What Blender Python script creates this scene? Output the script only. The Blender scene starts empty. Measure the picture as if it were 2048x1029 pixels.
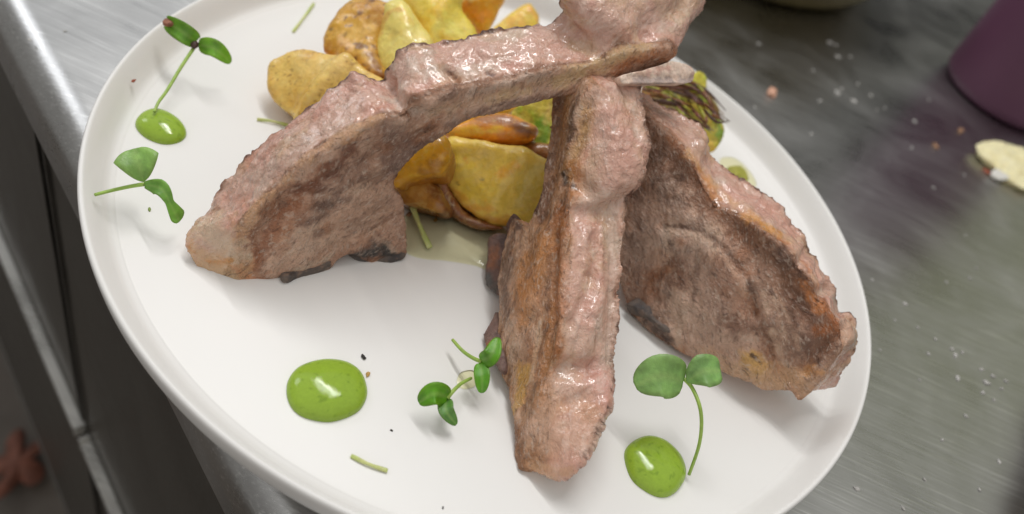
import bpy, bmesh, math, random
import numpy as np
from mathutils import Vector, Matrix
from mathutils.bvhtree import BVHTree
random.seed(4); RNG = np.random.RandomState(7)
S = bpy.context.scene
COL = S.collection

# ------------------------------------------------------------------ camera, world, lamps, exposure
FPX = 28 / 36 * 2048
TILT, ROLL, DIST, CX, CY = 7.97805981e-01, 4.24512003e-01, 2.87126337e-01, 1036.58694, 357.335433
FWD = np.array([0, math.sin(TILT), -math.cos(TILT)]); _r = np.array([1., 0, 0]); _u = np.cross(_r, FWD)
RI = _r * math.cos(ROLL) + _u * math.sin(ROLL); UP = -_r * math.sin(ROLL) + _u * math.cos(ROLL)
EYE = -(FWD * DIST + RI * ((CX - 1024) / FPX * DIST) - UP * ((CY - 514.5) / FPX * DIST))
cam = bpy.data.objects.new('camera', bpy.data.cameras.new('camera')); COL.objects.link(cam); S.camera = cam
M = Matrix.Identity(4)
for i in range(3):
    M[i][0] = RI[i]; M[i][1] = UP[i]; M[i][2] = -FWD[i]; M[i][3] = EYE[i]
cam.matrix_world = M
cam.data.lens = 28; cam.data.sensor_width = 36; cam.data.clip_start = .01; cam.data.clip_end = 30
cam.data.dof.use_dof = True; cam.data.dof.focus_distance = 0.235; cam.data.dof.aperture_fstop = 8.0
S.view_settings.view_transform = 'Standard'; S.view_settings.look = 'None'
S.view_settings.exposure = 0.0; S.view_settings.gamma = 1.0

W = bpy.data.worlds.new('World'); S.world = W; W.use_nodes = True
def world():
    nt = W.node_tree; N = nt.nodes; L = nt.links
    bg = N['Background']
    tc = N.new('ShaderNodeTexCoord')
    def blob(d, lo, hi):
        v = N.new('ShaderNodeVectorMath'); v.operation = 'DOT_PRODUCT'
        n = N.new('ShaderNodeVectorMath'); n.operation = 'NORMALIZE'
        L.new(tc.outputs['Generated'], n.inputs[0]); L.new(n.outputs[0], v.inputs[0])
        v.inputs[1].default_value = Vector(d).normalized()
        m = N.new('ShaderNodeMapRange'); m.interpolation_type = 'SMOOTHSTEP'
        m.inputs['From Min'].default_value = lo; m.inputs['From Max'].default_value = hi
        L.new(v.outputs['Value'], m.inputs['Value']); return m.outputs[0]
    cur = None
    def mix(fac, col, prev):
        m = N.new('ShaderNodeMix'); m.data_type = 'RGBA'
        L.new(fac, m.inputs[0]); m.inputs[7].default_value = (*col, 1)
        if isinstance(prev, tuple): m.inputs[6].default_value = (*prev, 1)
        else: L.new(prev, m.inputs[6])
        return m.outputs[2]
    c = mix(blob((0, 0, 1), .25, .85), (.66, .65, .63), (.31, .30, .285))      # kitchen walls, pale ceiling
    c = mix(blob((-.62, .60, .52), .84, .98), (.80, .81, .82), c)               # bright wall behind on the left
    c = mix(blob((-.80, .29, .55), .988, .995), (5.5, 5.6, 5.8), c)             # small bright spot added at left for the counter edge highlight
    c = mix(blob((.50, .72, .46), .955, .990), (.36, .375, .235), c)            # greenish patch added for the green reflection in the steel
    c = mix(blob((.20, .92, .33), .945, .988), (.03, .03, .03), c)              # dark patch added to darken the steel's reflection at the back
    c = mix(blob((.1, -.85, .50), .60, .93), (.80, .765, .73), c)               # room behind the camera, brightened as front fill for the chops
    L.new(c, bg.inputs['Color']); bg.inputs['Strength'].default_value = 0.84
world()
def tube_lamp(off, power, length=.9, width=.03):
    l = bpy.data.lights.new('ceiling_tube_light', 'AREA'); l.shape = 'RECTANGLE'; l.size = length; l.size_y = width
    l.energy = power; l.color = (1, .985, .968)
    o = bpy.data.objects.new('ceiling_tube_light', l); COL.objects.link(o)
    c = Vector((-.17, .52, 1.25)) + Vector((-.585, -.81, 0)) * off
    z = c.normalized(); x = Vector((.81, -.585, 0)).normalized(); y = z.cross(x).normalized(); x = y.cross(z)
    m = Matrix.Identity(4)
    for i in range(3): m[i][0] = x[i]; m[i][1] = y[i]; m[i][2] = z[i]; m[i][3] = c[i]
    o.matrix_world = m
tube_lamp(0.0, 7.3); tube_lamp(0.16, 2.8)

# ------------------------------------------------------------------ helpers
def at(px, py, z):
    d = FWD + RI * ((px - 1024) / FPX) - UP * ((py - 514.5) / FPX)
    return EYE + d * ((z - EYE[2]) / d[2])
def onplane(O, n, px, py, T=0.):
    d = FWD + RI * ((px - 1024) / FPX) - UP * ((py - 514.5) / FPX)
    return EYE + d * (((O - n * T - EYE) @ n) / (d @ n))
def lin(c):
    c = np.asarray(c, float) / 255.
    return np.where(c <= .04045, c / 12.92, ((c + .055) / 1.055) ** 2.4)
def _hash(i, j, k, s):
    h = (i * 374761393 + j * 668265263 + k * 2147483647 + s * 974634777) & 0xffffffff
    h = ((h ^ (h >> 13)) * 1274126177) & 0xffffffff
    return ((h ^ (h >> 16)) & 0xffff) / 65535.
def vnoise(P, sc, seed=0):
    Q = P / sc; I = np.floor(Q).astype(np.int64); F = Q - I; F = F * F * (3 - 2 * F); out = 0
    for a in (0, 1):
        for b in (0, 1):
            for c in (0, 1):
                w = (F[:, 0] if a else 1 - F[:, 0]) * (F[:, 1] if b else 1 - F[:, 1]) * (F[:, 2] if c else 1 - F[:, 2])
                out = out + w * _hash(I[:, 0] + a, I[:, 1] + b, I[:, 2] + c, seed)
    return out * 2 - 1
def fbm(P, sc, seed=0, o=4):
    v = 0; a = 1; t = 0
    for k in range(o):
        v = v + a * vnoise(P, sc / 2 ** k, seed + 17 * k); t += a; a *= .55
    return v / t
def sstep(x, a, b):
    t = np.clip((x - a) / (b - a), 0, 1); return t * t * (3 - 2 * t)
def crom(pts, n, closed=False):
    P = np.asarray(pts, float); N = len(P); out = []
    segs = N if closed else N - 1
    for i in range(segs):
        g = (lambda k: P[k % N]) if closed else (lambda k: P[min(max(k, 0), N - 1)])
        p0, p1, p2, p3 = g(i - 1), g(i), g(i + 1), g(i + 2)
        for t in np.linspace(0, 1, n, endpoint=False):
            out.append(.5 * (2 * p1 + (p2 - p0) * t + (2 * p0 - 5 * p1 + 4 * p2 - p3) * t * t + (3 * p1 - p0 - 3 * p2 + p3) * t ** 3))
    if not closed: out.append(P[-1])
    return np.array(out)
def pdist(V, line):
    line = np.asarray(line)
    if len(line) == 1: return np.linalg.norm(V - line[0], axis=1)
    best = np.full(len(V), 1e9)
    for a, b in zip(line[:-1], line[1:]):
        ab = b - a; t = np.clip(((V - a) @ ab) / max(ab @ ab, 1e-12), 0, 1)
        best = np.minimum(best, np.linalg.norm(V - a - t[:, None] * ab, axis=1))
    return best
def tag(o, label=None, cat=None, group=None, kind=None):
    for k, v in (('label', label), ('category', cat), ('group', group), ('kind', kind)):
        if v: o[k] = v
    return o
def empty(name, loc, label, cat, group=None):
    o = bpy.data.objects.new(name, None); COL.objects.link(o); o.location = loc; o.empty_display_size = .01
    return tag(o, label, cat, group)
def link(name, me, mat, parent=None, smooth=True):
    o = bpy.data.objects.new(name, me); COL.objects.link(o)
    if mat: me.materials.append(mat)
    if smooth: me.shade_smooth()
    if parent:
        o.parent = parent; o.matrix_parent_inverse = Matrix.Translation(parent.location).inverted()
    return o
def mesh_np(name, V, F):
    me = bpy.data.meshes.new(name); me.from_pydata([tuple(map(float, v)) for v in V], [], [tuple(map(int, f)) for f in F]); me.update(); return me
def setcol(me, C, a=None):
    at_ = me.color_attributes.new('Col', 'FLOAT_COLOR', 'POINT')
    D = np.ones((len(me.vertices), 4), np.float32); D[:, :3] = C
    if a is not None: D[:, 3] = a
    at_.data.foreach_set('color', D.ravel())
def getv(me):
    V = np.empty(len(me.vertices) * 3, np.float64); me.vertices.foreach_get('co', V); return V.reshape(-1, 3)
def getn(me):
    V = np.empty(len(me.vertices) * 3, np.float32); me.vertex_normals.foreach_get('vector', V); return V.reshape(-1, 3).astype(float)
def setv(me, V):
    me.vertices.foreach_set('co', V.astype(np.float32).ravel()); me.update()

# ------------------------------------------------------------------ materials
def newmat(name):
    m = bpy.data.materials.new(name); m.use_nodes = True
    return m, m.node_tree.nodes, m.node_tree.links, m.node_tree.nodes['Principled BSDF']
def noise(N, L, sc, detail=4, vec=None, dist=0., rough=.55):
    n = N.new('ShaderNodeTexNoise'); n.inputs['Scale'].default_value = sc; n.inputs['Detail'].default_value = detail
    n.inputs['Distortion'].default_value = dist; n.inputs['Roughness'].default_value = rough
    if vec: L.new(vec, n.inputs['Vector'])
    return n.outputs['Fac']
def mrange(N, L, src, a, b, c, d):
    m = N.new('ShaderNodeMapRange'); L.new(src, m.inputs['Value'])
    for k, v in zip(('From Min', 'From Max', 'To Min', 'To Max'), (a, b, c, d)): m.inputs[k].default_value = v
    return m.outputs[0]
def math2(N, L, op, a, b):
    m = N.new('ShaderNodeMath'); m.operation = op
    for i, x in enumerate((a, b)):
        if isinstance(x, (int, float)): m.inputs[i].default_value = x
        else: L.new(x, m.inputs[i])
    return m.outputs[0]
def objvec(N, L, scale=(1, 1, 1), rot=(0, 0, 0)):
    tc = N.new('ShaderNodeTexCoord'); mp = N.new('ShaderNodeMapping')
    mp.inputs['Scale'].default_value = scale; mp.inputs['Rotation'].default_value = rot
    L.new(tc.outputs['Object'], mp.inputs['Vector']); return mp.outputs[0]
def bump(N, L, p, h, dist, strength=1., prev=None):
    b = N.new('ShaderNodeBump'); b.inputs['Distance'].default_value = dist; b.inputs['Strength'].default_value = strength
    L.new(h, b.inputs['Height'])
    if prev: L.new(prev, b.inputs['Normal'])
    L.new(b.outputs[0], p.inputs['Normal']); return b.outputs[0]
def food_mat(name, fs=900, bd=.0005, r0=.3, r1=.6, sss=.06, var=.35, spec=.5, coat=0., sssr=(1, .4, .25), light=None, dark=None, fib=0., glint=0., rv=.1):
    """organic surface: colour from the mesh, broken up by fine procedural noise; alpha = wetness"""
    m, N, L, p = newmat(name)
    a = N.new('ShaderNodeAttribute'); a.attribute_name = 'Col'
    v = objvec(N, L)
    n1 = noise(N, L, fs, 5, v, .3); n2 = noise(N, L, fs * .3, 5, v, .6); n3 = noise(N, L, fs * 2.6, 2, v)
    k = math2(N, L, 'ADD', mrange(N, L, n1, .3, .7, -var, var), mrange(N, L, n2, .3, .7, -var * .7, var * .7))
    k = math2(N, L, 'ADD', k, 1.0)
    mu = N.new('ShaderNodeVectorMath'); mu.operation = 'SCALE'; L.new(a.outputs['Color'], mu.inputs[0]); L.new(k, mu.inputs['Scale'])
    col = mu.outputs[0]
    def over(fac, c, prev):
        x = N.new('ShaderNodeMix'); x.data_type = 'RGBA'; L.new(fac, x.inputs[0]); L.new(prev, x.inputs[6]); x.inputs[7].default_value = (*lin(c), 1); return x.outputs[2]
    if fib:
        fa = N.new('ShaderNodeAttribute'); fa.attribute_name = 'fib'; fv = fa.outputs['Vector']
        nf = noise(N, L, fs * fib, 5, fv, .25, .62); nd = noise(N, L, fs * fib * .55, 5, fv, .5, .62)
    else:
        nf = noise(N, L, fs * .55, 6, v, 1.2, .7); nd = noise(N, L, fs * .42, 6, objvec(N, L, (1, 1, 1), (.6, .3, .9)), .9, .68)
    if light: col = over(mrange(N, L, nf, .53, .66, 0, light[1]), light[0], col)
    if dark: col = over(mrange(N, L, nd, .56, .68, 0, dark[1]), dark[0], col)
    L.new(col, p.inputs['Base Color'])
    wet = mrange(N, L, a.outputs['Alpha'], 0, 1, r1, r0)
    rr = math2(N, L, 'ADD', wet, mrange(N, L, n2, .35, .65, -rv, rv))
    if glint:
        gl = noise(N, L, fs * .12, 3, v, .5); g = mrange(N, L, gl, .52, .60, 0, 1); rr = math2(N, L, 'SUBTRACT', rr, math2(N, L, 'MULTIPLY', g, glint))
        rr = math2(N, L, 'MAXIMUM', rr, .10)
    L.new(rr, p.inputs['Roughness'])
    b = bump(N, L, p, nf, bd * 1.6, .9); b = bump(N, L, p, n2, bd * 1.8, .9, b); b = bump(N, L, p, n1, bd, .9, b); b = bump(N, L, p, nd, bd * 1.3, .9, b); bump(N, L, p, n3, bd * .3, .7, b)
    p.inputs['Subsurface Weight'].default_value = sss; p.inputs['Subsurface Radius'].default_value = sssr
    p.inputs['Subsurface Scale'].default_value = .0035
    p.inputs['Specular IOR Level'].default_value = spec; p.inputs['Coat Weight'].default_value = coat; p.inputs['Coat Roughness'].default_value = .10
    return m
def plain(name, col, rough=.5, metal=0., spec=.5, var=0., sc=200, bd=0., sss=0., coat=0.):
    m, N, L, p = newmat(name)
    p.inputs['Roughness'].default_value = rough; p.inputs['Metallic'].default_value = metal; p.inputs['Specular IOR Level'].default_value = spec
    v = objvec(N, L); n = noise(N, L, sc, 4, v)
    k = mrange(N, L, n, .3, .7, 1 - var, 1 + var)
    mu = N.new('ShaderNodeVectorMath'); mu.operation = 'SCALE'; mu.inputs[0].default_value = tuple(lin(col)); L.new(k, mu.inputs['Scale'])
    L.new(mu.outputs[0], p.inputs['Base Color'])
    if bd: bump(N, L, p, n, bd)
    if sss:
        p.inputs['Subsurface Weight'].default_value = sss; p.inputs['Subsurface Radius'].default_value = (.6, 1, .3); p.inputs['Subsurface Scale'].default_value = .002
    p.inputs['Coat Weight'].default_value = coat; p.inputs['Coat Roughness'].default_value = .08
    return m
MEAT = food_mat('seared_meat', 900, .0006, .22, .44, .06, .10, light=((220, 200, 184), .45), dark=((74, 46, 34), .58), glint=.2, fib=1.25)
FATM = food_mat('roast_fat', 430, .00075, .16, .34, .14, .05, coat=.6, light=((240, 220, 206), .30), dark=((168, 114, 92), .28), glint=.16, fib=.9)
BONE = food_mat('bone', 900, .0003, .35, .6, .05, .16, light=((160, 140, 132), .12))
POTA = food_mat('roast_potato', 500, .00022, .26, .5, .15, .08, light=((236, 214, 140), .30), dark=((168, 112, 34), .30), glint=.15, coat=.45, sssr=(1, .7, .2))
VEGM = food_mat('charred_vegetable', 500, .0003, .3, .5, .08, .25, sssr=(.6, 1, .2))
SAUCE = food_mat('green_sauce', 1300, .000012, .05, .07, .10, .05, sssr=(.6, 1, .2), spec=.4, rv=.01)
LEAF = food_mat('cress_leaf', 600, .0001, .34, .5, .12, .12, sssr=(.5, 1, .2))

def ceramic():
    m, N, L, p = newmat('white_glazed_ceramic')
    v = objvec(N, L); n = noise(N, L, 14, 3, v); n2 = noise(N, L, 60, 2, v)
    r = N.new('ShaderNodeMix'); r.data_type = 'RGBA'; L.new(n, r.inputs[0])
    r.inputs[6].default_value = (*lin((230, 229, 227)), 1); r.inputs[7].default_value = (*lin((235, 234, 231)), 1)
    L.new(r.outputs[2], p.inputs['Base Color'])
    p.inputs['Roughness'].default_value = .30; p.inputs['Specular IOR Level'].default_value = .22
    bump(N, L, p, n2, .00006)
    return m
def steel(name, base, rough, ang=-.625, grime=.3, bd=.00006, metal=1.):
    m, N, L, p = newmat(name)
    v = objvec(N, L, (9, 420, 420), (0, 0, -ang)); v2 = objvec(N, L)
    v3 = objvec(N, L, (25, 900, 900), (0, 0, -ang + .12))
    s1 = noise(N, L, 2.2, 6, v, .15, .7); s2 = noise(N, L, 1.3, 3, v3, .1, .6); g = noise(N, L, 16, 5, v2, .8); g2 = noise(N, L, 120, 4, v2)
    k = math2(N, L, 'ADD', mrange(N, L, s1, .3, .7, 1 - .08, 1 + .08), mrange(N, L, g, .3, .7, -grime * .35, grime * .35))
    k = math2(N, L, 'ADD', k, mrange(N, L, s2, .56, .74, 0, .50))
    mu = N.new('ShaderNodeVectorMath'); mu.operation = 'SCALE'; mu.inputs[0].default_value = base; L.new(k, mu.inputs['Scale'])
    L.new(mu.outputs[0], p.inputs['Base Color'])
    r = math2(N, L, 'ADD', mrange(N, L, g, .3, .7, rough - .07, rough + .08), mrange(N, L, s1, .3, .7, -.03, .03))
    L.new(r, p.inputs['Roughness']); p.inputs['Metallic'].default_value = metal
    b = bump(N, L, p, s1, bd * .9, 1.); b = bump(N, L, p, s2, bd * .8, 1., b); bump(N, L, p, g2, bd * .6, .5, b)
    return m
STEEL = steel('brushed_steel', (.50, .50, .495), .30)
STEEL_D = steel('dull_cabinet_steel', (.15, .143, .13), .42, .6)
CER = ceramic()

# ------------------------------------------------------------------ setting
ZT, ZF = -.023, -.010       # counter top and plate floor (the rim is z = 0)
E0 = Vector((-.152, -.047, 0)); ED = Vector((.81, -.585, 0)).normalized(); EN = Vector((ED.y, -ED.x, 0))   # counter edge; EN points off the counter
if EN.dot(Vector((0, -1, 0))) < 0: EN = -EN
def sweep_edge(name, prof, mat, s0=-1.2, s1=1.2, n=2, parent=None, kind=None):
    V = []; F = []
    for i in range(n):
        s = s0 + (s1 - s0) * i / (n - 1)
        for (d, z) in prof: V.append(E0 + ED * s + EN * d + Vector((0, 0, z)))
    K = len(prof)
    for i in range(n - 1):
        for j in range(K - 1): F.append((i * K + j, (i + 1) * K + j, (i + 1) * K + j + 1, i * K + j + 1))
    me = mesh_np(name, V, F)
    o = link(name, me, mat, parent)
    if kind: o['kind'] = kind
    return o
R = .0145
prof = [(-1.3, ZT), (-.6, ZT), (-.2, ZT)] + [(-R + R * math.sin(a) , ZT - R + R * math.cos(a)) for a in np.linspace(0, math.pi / 2, 14)] + [(0, ZT - .027), (-.003, ZT - .029), (-.004, ZT - .020)]
sweep_edge('counter', prof, STEEL, kind='structure')
fl = bmesh.new(); bmesh.ops.create_grid(fl, x_segments=1, y_segments=1, size=3); me = bpy.data.meshes.new('floor'); fl.to_mesh(me); fl.free()
flo = link('floor', me, plain('worn_brown_floor', (92, 84, 76), .5, var=.25, sc=14), smooth=False); flo.location.z = -.80; flo['kind'] = 'structure'

def box_on_edge(name, s0, s1, d0, d1, z0, z1, mat, parent, bev=.0015):
    bm = bmesh.new(); bmesh.ops.create_cube(bm, size=1)
    for v in bm.verts:
        s = s0 + (v.co.x + .5) * (s1 - s0); d = d0 + (v.co.y + .5) * (d1 - d0); z = z0 + (v.co.z + .5) * (z1 - z0)
        v.co = E0 + ED * s + EN * d + Vector((0, 0, z))
    bmesh.ops.bevel(bm, geom=bm.edges[:], offset=bev, segments=2, affect='EDGES')
    bmesh.ops.recalc_face_normals(bm, faces=bm.faces[:])
    me = bpy.data.meshes.new(name); bm.to_mesh(me); bm.free(); return link(name, me, mat, parent, False)
cab = empty('steel_cabinet', E0 + Vector((0, 0, -.8)), 'dull steel cabinet front under the counter edge, with door gap and ledge', 'cabinet')
BLK = plain('black_rubber', (14, 15, 17), .6)
LED = steel('worn_ledge_steel', (.62, .61, .58), .3, 0)
# where the black gap stands, along the edge
g0 = Vector((-.189, -.018, 0)); sg = (g0 - E0).dot(ED)
sg += .011
box_on_edge('cabinet_body', -1.2, 1.2, -.5, -.019, -.79, ZT - .038, STEEL_D, cab)
box_on_edge('door_panel', -1.2, sg - .0045, -.018, -.004, -.284, ZT - .024, STEEL_D, cab)
box_on_edge('door_panel', sg + .0045, 1.2, -.018, -.004, -.284, ZT - .024, STEEL_D, cab)
box_on_edge('door_seal', sg - .0044, sg + .0044, -.0185, -.007, -.62, -.070, BLK, cab, .0005)
box_on_edge('door_filler', sg - .0044, sg + .0044, -.0185, -.005, -.068, ZT - .024, STEEL_D, cab, .0005)
box_on_edge('ledge', -1.2, sg - .001, -.018, .0010, -.292, -.286, LED, cab, .002)
box_on_edge('ledge', sg + .010, 1.2, -.018, .0010, -.292, -.286, LED, cab, .002)
box_on_edge('drawer_panel', -1.2, sg - .0045, -.018, -.004, -.70, -.294, STEEL_D, cab)
box_on_edge('drawer_panel', sg + .0045, 1.2, -.018, -.004, -.70, -.294, STEEL_D, cab)

# ------------------------------------------------------------------ plate
def lathe(name, prof, mat, loc, seg=256, parent=None):
    V = []; F = []; K = len(prof)
    for i in range(seg):
        a = 2 * math.pi * i / seg
        for r, z in prof: V.append((r * math.cos(a), r * math.sin(a), z))
    for i in range(seg):
        j = (i + 1) % seg
        for k in range(K - 1):
            F.append((i * K + k, j * K + k, j * K + k + 1, i * K + k + 1))
    me = mesh_np(name, V, F); bm = bmesh.new(); bm.from_mesh(me); bmesh.ops.remove_doubles(bm, verts=bm.verts[:], dist=1e-6)
    bmesh.ops.recalc_face_normals(bm, faces=bm.faces[:]); bm.to_mesh(me); bm.free()
    o = link(name, me, mat, parent); o.location = loc; return o
pp = [(0, ZF - .0005), (.05, ZF - .0004), (.100, ZF), (.1270, ZF + .0001), (.1312, ZF + .0003), (.1332, ZF + .0012), (.1348, ZF + .0034), (.1366, ZF + .0068),
      (.1380, -.0009), (.1388, -.0001), (.1396, -.0002), (.1401, -.0011), (.1400, -.0030), (.1393, -.0070), (.1375, -.0115), (.1335, -.0155), (.1280, -.0182), (.118, -.0198),
      (.100, -.0205), (.098, ZT + .0003), (.095, ZT + .0003), (.093, -.0185), (0, -.0180)]
pr_ = crom(pp, 5)
pr_[:, 0] = np.maximum(pr_[:, 0], 0)
pl = lathe('plate', [tuple(q) for q in pr_], CER, (0, 0, 0))
tag(pl, 'large round white glazed plate with a low upright rim, carrying the chops', 'plate')

# ------------------------------------------------------------------ solid from two traced rings
def solid(F3, B3, n, voxel, sm=8, jag=0., nsec=5, seed=0):
    K = len(F3)
    secs = [F3 * (1 - t) + B3 * t for t in np.linspace(0, 1, nsec)]
    V = np.vstack(secs); faces = []
    for s in range(nsec - 1):
        for i in range(K):
            j = (i + 1) % K; faces.append((s * K + i, s * K + j, (s + 1) * K + j, (s + 1) * K + i))
    me = mesh_np('tmp', V, faces); bm = bmesh.new(); bm.from_mesh(me); bm.verts.ensure_lookup_table()
    for base in (0, (nsec - 1) * K):
        f = bm.faces.new([bm.verts[base + i] for i in range(K)])
        bmesh.ops.triangulate(bm, faces=[f], ngon_method='EAR_CLIP')
    bmesh.ops.recalc_face_normals(bm, faces=bm.faces[:]); bm.to_mesh(me); bm.free()
    o = bpy.data.objects.new('tmp', me); COL.objects.link(o)
    r = o.modifiers.new('r', 'REMESH'); r.mode = 'VOXEL'; r.voxel_size = voxel
    if sm:
        s = o.modifiers.new('s', 'SMOOTH'); s.factor = .5; s.iterations = sm
    dg = bpy.context.evaluated_depsgraph_get(); out = bpy.data.meshes.new_from_object(o.evaluated_get(dg))
    bpy.data.objects.remove(o); bpy.data.meshes.remove(me)
    return out
def hit(bvh, px, py, O, n):
    d = FWD + RI * ((px - 1024) / FPX) - UP * ((py - 514.5) / FPX)
    h = bvh.ray_cast(Vector(EYE), Vector(d).normalized())
    return np.array(h[0]) if h[0] is not None else onplane(O, n, px, py)
def bvh_of(me):
    return BVHTree.FromPolygons([v.co.copy() for v in me.vertices], [tuple(p.vertices) for p in me.polygons])
def sculpt(me, O, n, relief, seed=0):
    """relief strokes: (pts, half width in m, height in m)"""
    if relief:
        bvh = bvh_of(me); V = getv(me); Nn = getn(me); D = np.zeros(len(V))
        for pts, w, h in relief:
            L = np.array([hit(bvh, x, y, O, n) for x, y in pts])
            if len(L) > 2: L = crom(L, 4)
            d = pdist(V, L); D += h * np.exp(-(d / w) ** 2)
        setv(me, V + Nn * D[:, None])
def paint(me, C, A, O, n, strokes, seed=0):
    """albedo strokes: (pts, half width, colour, strength[, wet]) with broken edges"""
    bvh = bvh_of(me); V = getv(me)
    nz = fbm(V, .004, seed + 5, 4); nz2 = fbm(V, .0012, seed + 9, 3); nz3 = fbm(V, .0026, seed + 13, 3) * 2; nz4 = fbm(V, .0021, seed + 15, 4) * 1.6
    for s in strokes:
        pts, w, c, a = s[:4]
        L = np.array([hit(bvh, x, y, O, n) for x, y in pts])
        if len(L) > 2: L = crom(L, 3)
        d = pdist(V, L) + (nz * .45 + nz2 * .3) * w + nz3 * min(.0012, w * .5)
        k = a * sstep(-d, -w, -w * .15) * (1 - (.5 if w < .0032 else .15) * sstep(nz4, .0, .5))
        C = C * (1 - k[:, None]) + lin(c) * k[:, None]
        if len(s) > 4: A = A * (1 - k) + s[4] * k
    return C, A
def split(me, cls, names, mats, parent, labels={}):
    """one organic surface cut into part meshes; normals taken from the whole so no seam shows"""
    V = getv(me); Nn = getn(me); fb_ = np.empty(len(V) * 3, np.float32); me.attributes['fib'].data.foreach_get('vector', fb_); fb_ = fb_.reshape(-1, 3)
    ca = np.empty(len(V) * 4, np.float32); me.color_attributes['Col'].data.foreach_get('color', ca); ca = ca.reshape(-1, 4)
    P = [tuple(p.vertices) for p in me.polygons]
    fc = np.array([np.bincount([cls[v] for v in p], minlength=len(names)).argmax() for p in P])
    for k, nm in enumerate(names):
        idx = np.nonzero(fc == k)[0]
        if not len(idx): continue
        used = np.unique(np.concatenate([P[i] for i in idx])); mp = {int(v): i for i, v in enumerate(used)}
        m2 = mesh_np(nm, V[used], [tuple(mp[v] for v in P[i]) for i in idx])
        m2.shade_smooth(); m2.normals_split_custom_set_from_vertices([tuple(map(float, q)) for q in Nn[used]])
        a = m2.color_attributes.new('Col', 'FLOAT_COLOR', 'POINT'); a.data.foreach_set('color', ca[used].ravel()); a = m2.attributes.new('fib', 'FLOAT_VECTOR', 'POINT'); a.data.foreach_set('vector', fb_[used].ravel())
        o = link(nm, m2, mats[k], parent, False)
    bpy.data.meshes.remove(me)

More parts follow.
